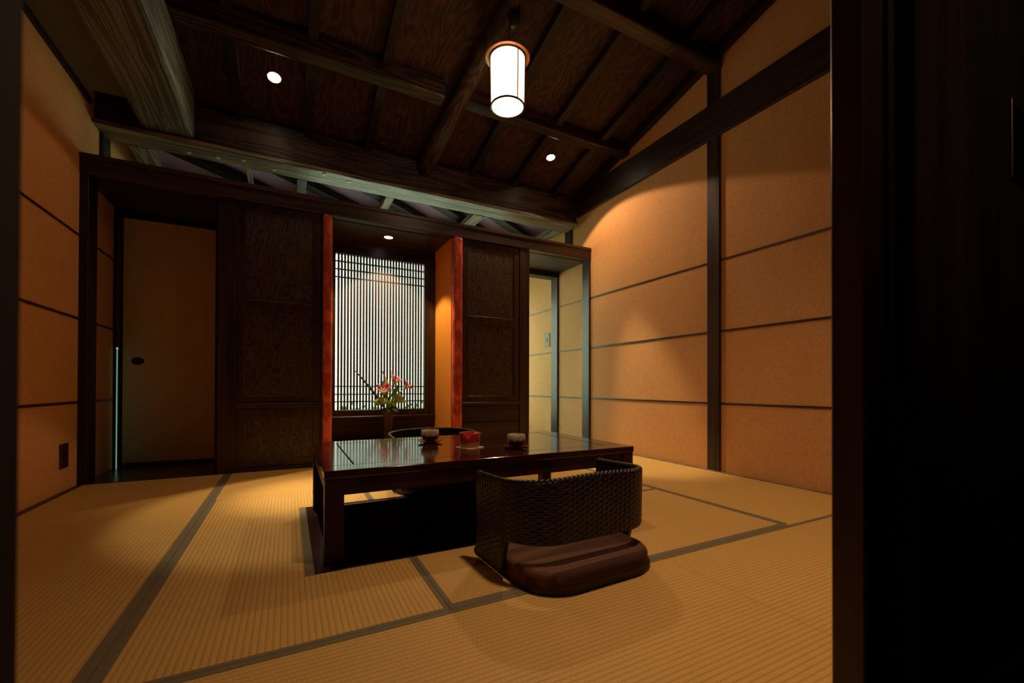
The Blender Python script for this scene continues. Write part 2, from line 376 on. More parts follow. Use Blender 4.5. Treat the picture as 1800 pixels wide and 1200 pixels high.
# round log rafter with stub
from mathutils import noise as nse
pts = []; rad = []
for i in range(24):
    t = i/23; y = 4.03-t*3.3
    x = 1.13+.05*math.sin(t*3)+t*.10
    pts.append((x, y, ROOF(y)-.115+.012*math.sin(t*9))); rad.append(.062+.012*math.sin(t*7+1)+(.02 if 8 < i < 12 else 0)*.5)
lg = thing('log_rafter', 'knotty round log rafter slanting over the room beside the lantern', 'log', (1.2, 2.4, 2.95))
build('log', MB().tube(pts, rad, 14).rough(.012, 14), M_BEAMY, lg)
build('branch_stub', MB().tube([(1.27, 2.44, 3.09), (1.275, 2.42, 3.02), (1.27, 2.41, 2.96)], [.05, .045, .03], 12).rough(.008, 20), M_BEAMY, lg)
# squared rafters
labs = {-.354: 'dark rafter nearest the left downlight, on its left', .133: 'dark rafter just right of the left downlight', .615: 'dark rafter midway between left downlight and round log',
        1.618: 'first dark rafter right of the round log', 2.098: 'dark rafter just left of the right downlight', 2.60: 'dark rafter just right of the right downlight',
        2.90: 'dark rafter against the right plaster wall'}
for x, lab in labs.items():
    wd = .06
    r = MB().hexa([(x-wd/2,Y0,ROOF(Y0)-.075),(x+wd/2,Y0,ROOF(Y0)-.075),(x+wd/2,4.02,ROOF(4.02)-.075),(x-wd/2,4.02,ROOF(4.02)-.075),
                   (x-wd/2,Y0,ROOF(Y0)),(x+wd/2,Y0,ROOF(Y0)),(x+wd/2,4.02,ROOF(4.02)),(x-wd/2,4.02,ROOF(4.02))])
    single('rafter', r, M_BLACK, lab, 'rafter', 'squared rafters under the sloping ceiling')
# joists and braces beyond the cross beam
jl = {-1.03: 'grey joist above the lintel beside the left wall', -.318: 'thin pale joist above the lintel, second from the left', .094: 'dark joist end above the left cabinet',
      .862: 'pale joist end above the alcove', 1.80: 'brown joist end above the right cabinet', 2.80: 'grey-brown joist beside the right wall above the passage'}
for x, lab in jl.items():
    wd = {-1.03: .13, -.318: .04, .094: .08, .862: .08, 1.80: .13, 2.80: .13}[x]
    single('ceiling_joist', B(x-wd/2, x+wd/2, 4.205, YE-.01, 2.47 if x != -.318 else 2.5, min(2.56, ROOF(YE)-.001+.1) if False else 2.53, .004).cuts(1, 10).rough(.002, 9), M_BLACK if x in (.094,) else M_OLDJ, lab, 'joist', 'joists beyond the cross beam')
for i, (xa, lab) in enumerate(((-1.15, 'leftmost black diagonal brace above the lintel'), (-.35, 'black diagonal brace over the left cabinet'), (.42, 'black diagonal brace over the alcove'), (1.15, 'black diagonal brace over the right cabinet'), (1.85, 'rightmost black diagonal brace above the lintel'))):
    y0, y1 = 4.42, 5.1; x1 = xa+(y1-y0)*2.0
    if x1 > XR: y1 = y0+(XR-.02-xa)/2.0; x1 = XR-.02
    single('roof_brace', MB().beam((xa, y0, ROOF(y0)-.035), (x1, y1, ROOF(y1)-.035), .12, .06), M_BLACK, lab, 'brace', 'diagonal braces above the lintel')

# ---- recess on the left (entry) : header, ceiling, sliding door
struct('ceiling_recess', B(XL, -.466, YB+.09, YF+.06, 2.045, 2.07), M_BLACK)
struct('wall_recess', B(XL, -.36, 4.50, 4.56, 2.01, 2.045).box(-.49, -.466, YB+.09, YF, 0, 2.045), M_BLACK)
struct('wall_recess_back', B(XL, -.30, 4.57, 4.60, 0, 2.045), M_BLACK)
fd = bpy.data.objects.new('door_1', None); COL.objects.link(fd); fd.location = (-.8, 4.52, .02); fd['kind'] = 'structure'
build('door_leaf', MB().box(-1.19, -1.02, 4.522, 4.55, .022, 2.008).box(-1.02, -.30, 4.518, 4.55, .022, 2.008), M_FUSUMA, fd)
pl = MB().lathe([(.038, 0), (.040, .004), (.034, .006), (.028, .001)], 28)
for v in pl.bm.verts: v.co = Vector((-1.095+v.co.x*1.05, 4.522-v.co.z, .85+v.co.y*.8))
build('door_pull', pl, M_METAL, fd)
struct('trim_20', B(XL, -.466, 4.44, 4.56, 0, .020), M_BLACK)
M_GLOW = emit('pale_green_glow', (.35, .75, .55), .45)  # self-lit tube drawn for a thin line of light in the corner
tag(build('light_line', MB().tube([(-1.188, 4.388, .0), (-1.188, 4.388, .93)], .0034, 10).lathe([(.002, .93), (.007, .934), (.007, .944), (.002, .948)], 12, (-1.188, 4.388, 0)), M_GLOW),
    'thin glowing pale green line of light in the corner left of the paper door', 'light line')

# ---- cabinets
def panel_door(par, name, x0, x1, z0, z1, rails, y=YB, st=.055, label=None):
    d = MB(); yf = y+.006; zs = [z0]+[c for r in rails for c in r]+[z1]
    d.box(x0, x0+st, yf, yf+.03, z0, z1, .002).box(x1-st, x1, yf, yf+.03, z0, z1, .002)
    d.box(x0+st, x1-st, yf, yf+.03, z0, z0+st, .002).box(x0+st, x1-st, yf, yf+.03, z1-st*1.2, z1, .002)
    for a, c in rails: d.box(x0+st, x1-st, yf, yf+.03, a, c, .002)
    o = build(name, d, M_DARKZ, par)
    bounds = [z0+st]; 
    for a, c in rails: bounds += [a, c]
    bounds.append(z1-st*1.2)
    for i in range(0, len(bounds), 2):
        build('panel', B(x0+st-.004, x1-st+.004, yf+.010, yf+.025, bounds[i]-.004, bounds[i+1]+.004), M_PANEL, o)
    return o
cl = thing('built_in_cabinet', 'tall dark wooden cabinet with figured panel doors, left of the alcove', 'cabinet', (-.1, 4.0, 0))
build('body', MB().box(-.464, -.352, YB-.002, 4.42, -.045, 2.042, .003).box(-.352, .236, YB+.04, 4.42, -.045, 2.042).box(-.352, .24, YB, YB+.05, -.045, .03).box(.228, .24, YB, YB+.06, .03, 2.042), M_DARKZ, cl)
panel_door(cl, 'upper_door', -.349, .226, .520, 2.036, [(1.236, 1.302)])
build('ledge', B(-.352, .24, YB-.014, YB+.05, .478, .517, .003), M_DARKX, cl)
panel_door(cl, 'lower_door', -.349, .226, .033, .475, [])
cr = thing('built_in_cabinet', 'dark wooden cabinet with panel door and drawers, right of the alcove', 'cabinet', (1.8, 4.0, 0))
build('body', MB().box(2.056, 2.167, YB-.002, 4.42, -.045, 2.042, .003).box(1.441, 2.056, YB+.04, 4.42, -.045, 2.042).box(1.441, 2.056, YB, YB+.05, -.045, .02), M_DARKZ, cr)
panel_door(cr, 'door', 1.447, 2.050, .503, 2.036, [(1.244, 1.321)])
build('ledge', B(1.441, 2.056, YB-.012, YB+.05, .467, .500, .003), M_DARKX, cr)
for i, (a, c) in enumerate(((.310, .464), (.150, .306), (.022, .146))):
    dr = build('drawer', B(1.449, 2.048, YB+.004, YB+.05, a, c, .002), M_DARKX, cr)
    if i == 0: build('finger_pull', MB().prism([(1.70, YB-.012), (1.80, YB-.012), (1.78, YB+.004), (1.72, YB+.004)], .448, .462), M_METAL, dr)
# red pillars
for x0, x1, lab in ((.242, .313, 'rounded red polished pillar at the left edge of the alcove'), (1.349, 1.439, 'rounded red polished pillar at the right edge of the alcove')):
    single('alcove_pillar', MB().box(x0, x1, YB-.028, YB+.045, -.045, 2.042, .024, 3).cuts(2, 30).rough(.004, 10), M_RED, lab, 'pillar', None)
# alcove (tokonoma)
struct('floor_alcove', B(.24, 1.441, YB+.045, 4.33, -.045, .125, .004), M_DARKX)
struct('ceiling_alcove', B(.24, 1.441, YB+.09, 4.40, 2.043, 2.065), M_PANEL)
struct('wall_alcove_left', B(.24, .313, YB+.05, 4.36, .125, 2.043), M_ORANGE)
struct('wall_alcove_right', B(1.349, 1.441, YB+.05, 4.36, .125, 2.043), M_ORANGE)
# lattice window
W0, W1, WZ0, WZ1, WY = .385, 1.235, .422, 1.903, 4.327
struct('wall_alcove_back', MB().box(.313, 1.349, WY, WY+.06, .125, .335).box(.313, 1.349, WY, WY+.06, WZ1+.05, 2.043), M_DARKX)
win = bpy.data.objects.new('window_1', None); COL.objects.link(win); win.location = (.81, WY, .335); win['kind'] = 'structure'
build('window_frame', MB().box(.313, W0, WY-.01, WY+.05, .335, 1.953, .003).box(W1, 1.290, WY-.004, WY+.05, .335, 1.953, .003).box(1.290, 1.349, WY-.018, WY+.05, .335, 1.953, .004)
      .box(W0, W1, WY-.005, WY+.05, WZ1, 1.953, .003).box(W0, W1, WY-.005, WY+.05, .362, WZ0, .003), M_DARKZ, win)
build('window_sill', B(.313, 1.349, WY-.030, WY+.05, .335, .362, .004), M_DARKX, win)
sl = MB(); n = 30; pitch_ = (W1-W0)/n
for i in range(1, n): sl.box(W0+i*pitch_-.0086, W0+i*pitch_+.0086, WY+.008, WY+.026, WZ0, WZ1, .001)
build('lattice_bars', sl, M_DARKZ, win)
hz = MB()
for z in (1.832, 1.757, 1.682, .646, .571, .501): hz.box(W0, W1, WY+.010, WY+.030, z-.005, z+.005, .001)
build('lattice_rails', hz, M_DARKX, win)
gm, gnt, gb = newmat('dimming_window_glass')
tr = N(gnt, 'ShaderNodeBsdfTransparent'); tr.inputs[0].default_value = (.66, .66, .66, 1)  # grey tint added to dim the daylight behind the bars
gl = N(gnt, 'ShaderNodeBsdfGlossy'); gl.inputs['Roughness'].default_value = .03
fr_ = N(gnt, 'ShaderNodeFresnel'); fr_.inputs[0].default_value = 1.5; mxs = N(gnt, 'ShaderNodeMixShader')
gnt.links.new(fr_.outputs[0], mxs.inputs[0]); gnt.links.new(tr.outputs[0], mxs.inputs[1]); gnt.links.new(gl.outputs[0], mxs.inputs[2])
gnt.links.new(mxs.outputs[0], gnt.nodes['Material Output'].inputs['Surface'])
build('window_glass', B(W0, W1, WY+.034, WY+.038, WZ0, WZ1), gm, win)
# passage on the right: soffit, header
struct('ceiling_passage', B(2.167, XR, YB+.09, 4.55, 2.043, 2.065), M_PANEL)
struct('trim_21', B(2.167, XR, 4.40, 4.545, 1.985, 2.043, .003), M_BLACK)
struct('ceiling_cabinet_top', MB().box(-.464, .24, YB+.09, 4.42, 2.043, 2.06).box(1.441, 2.167, YB+.09, 4.42, 2.043, 2.06), M_BLACK)

# wall plates
def plate(label, x, y0, y1, z0, z1, sgn, mt=None):
    t = thing('wall_plate', label, 'switch', (x, (y0+y1)/2, z0))
    build('plate', B(min(x, x+sgn*.008), max(x, x+sgn*.008), y0, y1, z0, z1, .002), mt or M_PLATE, t)
    zm = (z0+z1)/2
    build('button', B(min(x+sgn*.008, x+sgn*.012), max(x+sgn*.008, x+sgn*.012), (y0+y1)/2-.012, (y0+y1)/2+.012, zm-.018, zm+.018, .002), M_BLACK, t)
plate('narrow brown wooden switch plate on the right wall inside the passage', XR, 4.60, 4.725, 1.16, 1.33, -1)
plate('brown wooden cover plate low on the left wall near the black post', XL, 3.53, 3.635, .145, .295, 1, M_DARKZ)

# ================================================================ tatami
def mat_thing(label, poly, mat, borders, z=0.0):
    xs = [p[0] for p in poly]; ys = [p[1] for p in poly]
    t = thing('tatami_mat', label, 'tatami mat', ((min(xs)+max(xs))/2, (min(ys)+max(ys))/2, -.05), 'tatami mats covering the floor')
    e = .0012
    cx, cy = t.location.x, t.location.y
    b = MB().prism(poly, -.05, z)
    build('woven_surface', b, mat, t)
    for x0, x1, y0, y1 in borders: build('border_cloth', B(x0, x1, y0, y1, z-.02, z+.0015, .0006), M_HERI, t)
G = .0006
lx0, rx1 = XL+.031, XR-.035
yb = YB-.003
mat_thing('tatami mat in the far left corner in front of the recess', [(lx0, 2.224+G), (-.388-G, 2.224+G), (-.388-G, yb), (lx0, yb)], M_TX, [(-.418, -.388-G, 2.224+G, yb)])
mat_thing('tatami mat nearest the doorway along the left wall', [(lx0, Y0+G), (-.388-G, Y0+G), (-.388-G, 2.224-G), (lx0, 2.224-G)], M_TX, [(-.418, -.388-G, Y0+G, 2.224-G)])
mat_thing('tatami mat left of the table, notched around the leg pit',
          [(-.388+G, 1.19+G), (.422-G, 1.19+G), (.422-G, PY0), (.084, PY0), (.084, PY1), (.422-G, PY1), (.422-G, 2.941-G), (-.388+G, 2.941-G)], M_TX,
          [(-.388+G, -.358, 1.207, 2.941-G), (.053, .084, PY0, PY1), (.406, .422-G, 1.207, PY0-.001), (.406, .422-G, PY1+.001, 2.941-G), (-.388+G, .422-G, 1.19+G, 1.207)])
mat_thing('tatami mat under the near rattan chair, right of the leg pit',
          [(.422+G, 1.19+G), (2.089-G, 1.19+G), (2.089-G, 2.015-G), (1.603, 2.015-G), (1.603, PY0), (.422+G, PY0)], M_TY,
          [(.422+G, .438, 1.2225, PY0-.001), (2.069, 2.089-G, 1.2225, 2.015-G), (.422+G, 2.089-G, 1.19+G, 1.222), (1.62, 2.069, 1.992, 2.015-G)])
mat_thing('tatami mat behind the leg pit under the far rattan chair',
          [(.422+G, PY1), (1.603, PY1), (1.603, 2.015+G), (2.089-G, 2.015+G), (2.089-G, 2.941-G), (.422+G, 2.941-G)], M_TF,
          [(.422+G, .438, PY1+.001, 2.941-G), (2.069, 2.089-G, 2.015+G, 2.941-G), (.438, 2.069, 2.92, 2.941-G)])
mat_thing('brightly lit tatami mat along the foot of the left cabinet and alcove', [(-.388+G, 2.941+G), (1.25-G, 2.941+G), (1.25-G, yb), (-.388+G, yb)], M_TF, [(-.388+G, -.366, 2.941+G, yb)])
mat_thing('tatami mat at the foot of the right cabinet', [(1.25+G, 2.941+G), (2.089-G, 2.941+G), (2.089-G, yb), (1.25+G, yb)], M_TF, [(2.069, 2.089-G, 2.941+G, yb)])
mat_thing('tatami mat along the right wall beside the tall post', [(2.089+G, 1.19+G), (rx1, 1.19+G), (rx1, 2.887-G), (2.089+G, 2.887-G)], M_TF, [(2.089+G, 2.109, 1.207, 2.887-G)])
mat_thing('small tatami mat in the far right corner by the passage', [(2.089+G, 2.887+G), (rx1, 2.887+G), (rx1, yb), (2.089+G, yb)], M_TF, [(2.089+G, 2.109, 2.887+G, yb)])
mat_thing('tatami mat across the very front, nearest the camera', [(-.388+G, Y0+G), (1.263-G, Y0+G), (1.263-G, 1.19-G), (-.388+G, 1.19-G)], M_TY, [(-.388+G, -.358, Y0+G, 1.19-G), (-.358, 1.263-G, 1.17, 1.19-G)])
mat_thing('tatami mat in the front right corner inside the door frame', [(1.263+G, Y0+G), (rx1, Y0+G), (rx1, 1.19-G), (1.263+G, 1.19-G)], M_TY, [(1.263+G, rx1, 1.17, 1.19-G)])
# leg pit lining
pt = MB().box(PX0, PX0+.05, PY0, PY1, -.02, -.004).box(PX1-.05, PX1, PY0, PY1, -.02, -.004).box(PX0+.05, PX1-.05, PY1-.035, PY1, -.02, -.004).box(PX0+.05, PX1-.05, PY0, PY0+.02, -.02, -.004)
pw = MB().box(PX0, PX0+.02, PY0, PY1, -.42, -.02).box(PX1-.02, PX1, PY0, PY1, -.42, -.02).box(PX0+.02, PX1-.02, PY0, PY0+.02, -.42, -.02).box(PX0+.02, PX1-.02, PY1-.02, PY1, -.42, -.02).box(PX0, PX1, PY0, PY1, -.44, -.42)
pit = thing('leg_pit', 'sunken dark wooden leg pit in the floor beneath the low table', 'floor pit', (.84, 2.09, -.44))
build('rim', pt, M_PIT, pit); build('lining', pw, M_PIT, pit)

# ================================================================ low table
TX0, TX1, TY0, TY1, TZ = .115, 1.600, 1.690, 2.590, .340
tt = thing('low_table', 'long low dark red lacquered table standing over the leg pit', 'table', ((TX0+TX1)/2, (TY0+TY1)/2, -.004))
g = .0022
top = MB().box(TX0, TX1, TY0, 1.797-g, TZ-.03, TZ, .003, 2).box(TX0, TX1, 2.483+g, TY1, TZ-.03, TZ, .003, 2)
top.box(TX0, .231-g, 1.797-g, 2.483+g, TZ-.03, TZ, .002).box(1.484+g, TX1, 1.797-g, 2.483+g, TZ-.03, TZ, .002)
build('table_top_frame', top, M_TABLE, tt)
build('table_top_panel', MB().box(.231+g, 1.484-g, 1.797+g, 2.483-g, TZ-.028, TZ-.0005, .0015).box(.225, 1.49, 1.79, 2.49, TZ-.035, TZ-.029), M_TABLE, tt)
ap = MB().box(TX0+.065, TX1-.065, TY0+.010, TY0+.030, TZ-.095, TZ-.031, .002).box(TX0+.065, TX1-.065, TY1-.030, TY1-.010, TZ-.095, TZ-.031, .002)
ap.box(TX0+.010, TX0+.030, TY0+.065, TY1-.065, TZ-.095, TZ-.031, .002).box(TX1-.030, TX1-.010, TY0+.065, TY1-.065, TZ-.095, TZ-.031, .002)
build('apron', ap, M_TLEG, tt)
for x in (TX0+.003, TX1-.070):
    for y in (TY0+.003, TY1-.070):
        zb = -.004 if True else 0
        if y > 2.5: y = 2.479
        build('leg', B(x, x+.067, y, y+.067, -.0035 if y < 2 or True else 0, TZ-.031, .004, 2), M_TLEG, tt)

# ================================================================ rattan floor chairs
def shell_mesh(a=.284, yf=.128, yk=-.205, rc=.15, H=.335, th=.016):
    # U-shaped path, from left arm front round the back to the right arm front (local, facing +Y)
    path = []
    def seg(p, q, n):
        for i in range(n): t = i/n; path.append((p[0]+(q[0]-p[0])*t, p[1]+(q[1]-p[1])*t))
    res = .0052
    seg((-a, yf), (-a, yk+rc), int((yf-yk-rc)/res))
    na = int(PI/2*rc/res)
    for i in range(na): t = PI+PI/2*i/na; path.append((-a+rc+rc*math.cos(t), yk+rc+rc*math.sin(t)))
    seg((-a+rc, yk), (a-rc, yk), int((2*a-2*rc)/res))
    for i in range(na): t = 1.5*PI+PI/2*i/na; path.append((a-rc+rc*math.cos(t), yk+rc+rc*math.sin(t)))
    seg((a, yk+rc), (a, yf), int((yf-yk-rc)/res)); path.append((a, yf))
    # slight hollow along the back
    n = len(path); bm = bmesh.new(); nt_ = 90
    nor = []
    for i in range(n):
        p = path[max(i-1, 0)]; q = path[min(i+1, n-1)]; dx, dy = q[0]-p[0], q[1]-p[1]; l = math.hypot(dx, dy); nor.append((dy/l*-1*-1, -dx/l))
    S = [0]
    for i in range(1, n): S.append(S[-1]+math.hypot(path[i][0]-path[i-1][0], path[i][1]-path[i-1][1]))
    def side(sgn):
        rows = []
        for i in range(n):
            x, y = path[i]; nx, ny = nor[i]
            if nx*x+ny*(y-yf) < 0: nx, ny = -nx, -ny
            # bottom: arms run down to the base plate, the back panel stops higher
            inb = 1/(1+math.exp((y+.075)/.006)) if True else 0
            zb = .022+(.115)*inb
            zt = H-.012*math.cos(S[i]/S[-1]*2*PI)
            col = []
            for j in range(nt_+1):
                t = j/nt_; z = zb+(zt-zb)*t
                row = math.floor(z/.0092); fz = (z/.0092)%1
                cw = abs(math.sin(PI*S[i]/.0208)); wv = math.cos(PI*S[i]/.0208+PI*row)
                d = .0030*cw**.8+.0010*wv*abs(math.sin(PI*fz))**.6+.0013*abs(math.sin(PI*fz))
                fl = 1+.02*(z/.33)
                o_ = sgn*(th/2)+d
                col.append(bm.verts.new((x*fl+nx*o_, (y if y > 0 else y*fl)+ny*o_, z)))
            rows.append(col)
        return rows
    A = side(1); Bq = side(-1)
    for i in range(n-1):
        for j in range(nt_):
            bm.faces.new((A[i][j], A[i][j+1], A[i+1][j+1], A[i+1][j])); bm.faces.new((Bq[i+1][j], Bq[i+1][j+1], Bq[i][j+1], Bq[i][j]))
        bm.faces.new((A[i][nt_], Bq[i][nt_], Bq[i+1][nt_], A[i+1][nt_])); bm.faces.new((Bq[i][0], A[i][0], A[i+1][0], Bq[i+1][0]))
    for i in (0, n-1):
        for j in range(nt_): bm.faces.new((A[i][j], Bq[i][j], Bq[i][j+1], A[i][j+1]))
    bmesh.ops.recalc_face_normals(bm, faces=bm.faces[:])
    for f_ in bm.faces: f_.smooth = True
    # braided top rim
    rim = []
    for i in range(0, n, 2):
        x, y = path[i]; fl = 1.02; rim.append(Vector((x*fl, (y if y > 0 else y*fl), H-.012*math.cos(S[i]/S[-1]*2*PI))))
    return bm, rim
def rim_mesh(rim):
    # two strands twisted tightly along the top edge
    fine = []
    for a_, b_ in zip(rim[:-1], rim[1:]):
        for k_ in range(3): fine.append(a_.lerp(b_, k_/3))
    fine.append(rim[-1]); mb = MB()
    for ph in (0, PI):
        pts = []
        for i, p in enumerate(fine):
            d = (fine[min(i+1, len(fine)-1)]-fine[max(i-1, 0)]).normalized(); s = d.cross(Vector((0, 0, 1))).normalized()
            a_ = ph+i*.62
            pts.append(p+s*.006*math.cos(a_)+Vector((0, 0, 1))*.005*math.sin(a_))
        mb.tube(pts, .0066, 6)
    return mb
def rrect(hx, hy, r, n=8, cy=0, taper=1.0):
    out = []
    for cx_, cy_, a0 in ((hx-r, hy-r, 0), (-hx+r, hy-r, 90), (-hx+r, -hy+r, 180), (hx-r, -hy+r, 270)):
        for i in range(n+1):
            t = math.radians(a0+90*i/n); out.append((cx_+r*math.cos(t), cy+cy_+r*math.sin(t)))
    return out
def local_build(name, mb, mat, parent):
    bm = mb.bm if isinstance(mb, MB) else mb
    if name == 'cushion':
        for v in bm.verts: v.co.x = v.co.x*.985-.012
    me = bpy.data.meshes.new(name); bm.to_mesh(me); bm.free(); me.materials.append(mat)
    o = bpy.data.objects.new(name, me); COL.objects.link(o); o.parent = parent; return o
ch = thing('floor_chair', 'near rattan legless floor chair with brown cushion, its back to the camera', 'chair', (.930, 1.375, .0015), 'rattan floor chairs at the low table')
sh, rim = shell_mesh()
local_build('backrest', sh, M_RATTAN, ch); local_build('top_rim', rim_mesh(rim), M_RATTAN, ch)
local_build('base_plate', MB().prism(rrect(.272, .272, .14, 10, .0), 0, .022, .006), M_BLACK, ch)
cu = MB().prism(rrect(.266, .284, .14, 12, .004), .0225, .072, .018); local_build('cushion', cu, M_CUSH, ch)
ch.rotation_euler.z = math.radians(2)
def dup(root, loc, rz, label):
    c = root.copy(); COL.objects.link(c); c.location = loc; c.rotation_euler = (0, 0, rz); c['label'] = label
    for k_ in list(root.children):
        q = k_.copy(); COL.objects.link(q); q.parent = c
    return c
dup(ch, (.865, 2.755, .0015), PI+math.radians(-2), 'far rattan floor chair on the alcove side of the table, facing the camera')

# ================================================================ tableware
def cup(label, x, y, r=.046, h=.064):
    prof = [(r*.45, 0), (r*.5, .004), (r*.8, .010), (r*.97, .026), (r, .045), (r*.98, h-.002), (r*.95, h), (r*.90, h-.002), (r*.90, .02), (r*.5, .010)]
    t = single('tea_cup', MB().lathe(prof, 36, (0, 0, 0)), M_CUP, label, 'cup', 'tea cups on the table'); t.location = (x, y, TZ+.0105)
def saucer(label, x, y, rot):
    mb = MB().lathe([(.030, 0), (.034, .001), (.050, .004), (.066, .009), (.067, .0105), (.050, .0070), (.030, .0055), (.010, .005)], 40)
    for v in mb.bm.verts:
        a = math.atan2(v.co.y, v.co.x); r = math.hypot(v.co.x, v.co.y)
        if r > .045: k_ = 1+.05*math.cos(5*a+rot); v.co.x *= k_; v.co.y *= k_; v.co.z += (r-.045)*.10*(1+math.cos(5*a+rot))
    t = single('saucer', mb, M_SAUCER, label, 'saucer', 'red saucers on the table'); t.location = (x, y, TZ)
for (x, y, r_, lc, ls) in ((.692, 2.30, .048, 'tea cup left of the red ashtray, in front of the far chair', 'red lacquer saucer under the tea cup left of the red ashtray'),
                       (1.018, 1.905, .046, 'tea cup right of the red ashtray, near the table front', 'red lacquer saucer under the tea cup right of the red ashtray')):
    saucer(ls, x, y, r_*40); cup(lc, x, y, r_)
for o in list(COL.objects):
    if o.name.startswith('tea_cup'): o.location.z = TZ+.0057
as_ = thing('ashtray', 'square-rounded red glazed ceramic ashtray with a notched rim', 'ashtray', (.815, 2.025, TZ+.0045))
am = MB().lathe([(.040, 0), (.042, .003), (.0445, .02), (.046, .04), (.047, .070), (.045, .073), (.041, .070), (.040, .030), (.034, .022)], 64, (0, 0, 0), 3.2)
for v in am.bm.verts:
    a = math.atan2(v.co.y, v.co.x); dd = (a-math.radians(232)+PI) % (2*PI)-PI
    if v.co.z > .03: v.co.z -= .020*math.exp(-(dd/.28)**2)*(v.co.z-.03)/.04
local_build('bowl', am, M_ASH, as_)
co = MB().prism(rrect(.055, .055, .014, 6), 0, .0035, .001)
for v in co.bm.verts:
    r = max(abs(v.co.x), abs(v.co.y))
    if r > .050: v.co.z += .002
cst = single('coaster', co, M_COAST, 'cream square coaster under the red ashtray', 'coaster'); cst.location = (.815, 2.025, TZ); cst.rotation_euler.z = math.radians(20)
as_.rotation_euler.z = math.radians(8)

# ================================================================ vase with flowers
VX, VY, VZ = .822, 4.06, .1255
single('vase', MB().lathe([(.034, 0), (.036, .01), (.038, .12), (.045, .22), (.053, .285), (.055, .298), (.052, .300), (.049, .290), (.034, .15), (.02, .10)], 32, (VX, VY, VZ)), M_VASE,
       'tall tapering brown vase standing in the alcove', 'vase')
fa = thing('flower_arrangement', 'pink lilies and green leaves arranged in the brown vase', 'flowers', (VX, VY, VZ+.28))
BZ = VZ+.285
def stem(tip, base=None, r=.003):
    b0 = Vector(base or (VX+random.uniform(-.015, .015), VY+random.uniform(-.02, .02), BZ-.10)); t0 = Vector(tip)
    mid = (b0+t0)/2+Vector((0, 0, .03)); mid.x = VX*.5+mid.x*.5
    build('stem', MB().tube([b0, b0*.5+mid*.5+Vector((0, 0, .005)), mid, (mid+t0)/2+Vector((0, 0, -.002)), t0], [r, r, r*.9, r*.8, r*.7], 6), M_LEAF, fa)
def flower(c, d, s=.055):
    c = Vector(c); d = Vector(d).normalized(); a = d.cross(Vector((0, 1, .1))).normalized(); b_ = d.cross(a)
    stem(c, None, .004)
    mb = MB(); mc = MB()
    for i in range(6):
        t = 2*PI*i/6; rad_ = a*math.cos(t)+b_*math.sin(t)
        mc.leaf(c, c+d*s*.75+rad_*s*.45, s*.42, -.25, .2, .001, 6, side=d.cross(rad_))
        mb.leaf(c+d*s*.55+rad_*s*.33, c+d*s*1.05+rad_*s*.9, s*.40, -.2, .2, .0012, 6, side=d.cross(rad_))
    fo = build('blossom', mc, M_CREAM, fa); build('petal_tips', mb, M_PINK, fo)
def bud(c, tip, w=.014):
    stem(c); build('bud', MB().tube([c, Vector(c)*.6+Vector(tip)*.4, Vector(c)*.25+Vector(tip)*.75, tip], [.003, w*.5, w*.42, .001], 10), M_REDP, fa)
flower((.868, 4.02, .665), (.25, -.4, .85), .07); flower((.775, 4.02, .575), (-.15, -.6, .7), .08); flower((.955, 4.03, .625), (.8, -.3, .7), .07)
flower((.880, 4.05, .59), (.2, -.2, 1), .032)
bud((.790, 4.05, .735), (.765, 4.05, .790)); bud((.840, 4.05, .68), (.838, 4.04, .825), .016); bud((.872, 4.05, .72), (.902, 4.05, .765)); bud((.735, 4.03, .63), (.705, 4.02, .665)); bud((.800, 4.0, .61), (.800, 4.0, .68), .022)
lf = [((.80, 4.03, .50), (.665, 4.0, .510), .06, M_LEAFP), ((.80, 4.03, .53), (.68, 3.99, .475), .06, M_LEAF), ((.84, 4.02, .52), (.985, 4.0, .505), .055, M_LEAFP), ((.85, 4.03, .53), (.93, 4.0, .56), .06, M_LEAFP),
      ((.83, 4.0, .53), (.86, 3.97, .465), .05, M_LEAFP), ((.79, 4.05, .52), (.765, 4.05, .70), .05, M_LEAF), ((.86, 4.05, .50), (.93, 4.05, .60), .035, M_LEAF), ((.77, 4.05, .47), (.70, 4.05, .56), .05, M_BLADE),
      ((.83, 4.02, .40), (.79, 3.99, .50), .07, M_BLADE), ((.84, 4.02, .40), (.88, 3.99, .47), .07, M_BLADE), ((.82, 4.03, .40), (.74, 4.0, .44), .06, M_BLADE), ((.83, 4.05, .42), (.82, 4.03, .56), .06, M_BLADE),
      ((.83, 4.0, .45), (.90, 3.98, .41), .012, M_CREAM), ((.82, 4.0, .44), (.80, 3.98, .41), .012, M_CREAM)]
lf += [((.80, 4.02, .50), (.70, 3.98, .545), .055, M_LEAFP), ((.84, 4.03, .52), (.965, 4.02, .545), .05, M_LEAF), ((.82, 4.0, .50), (.80, 3.96, .455), .055, M_LEAF), ((.85, 4.04, .55), (.90, 4.03, .66), .04, M_LEAF),
       ((.80, 4.05, .56), (.79, 4.05, .74), .045, M_LEAFP), ((.83, 3.99, .52), (.89, 3.95, .50), .05, M_LEAF), ((.81, 3.99, .52), (.74, 3.95, .50), .05, M_LEAFP)]
for b0, t0, wd, mt in lf: build('leaf', MB().leaf(b0, t0, wd, .25, .25), mt, fa)
build('grass_blade', MB().leaf((.80, 4.05, .42), (.500, 4.05, .815), .022, .12, .3, .001, 14), M_BLADE, fa)

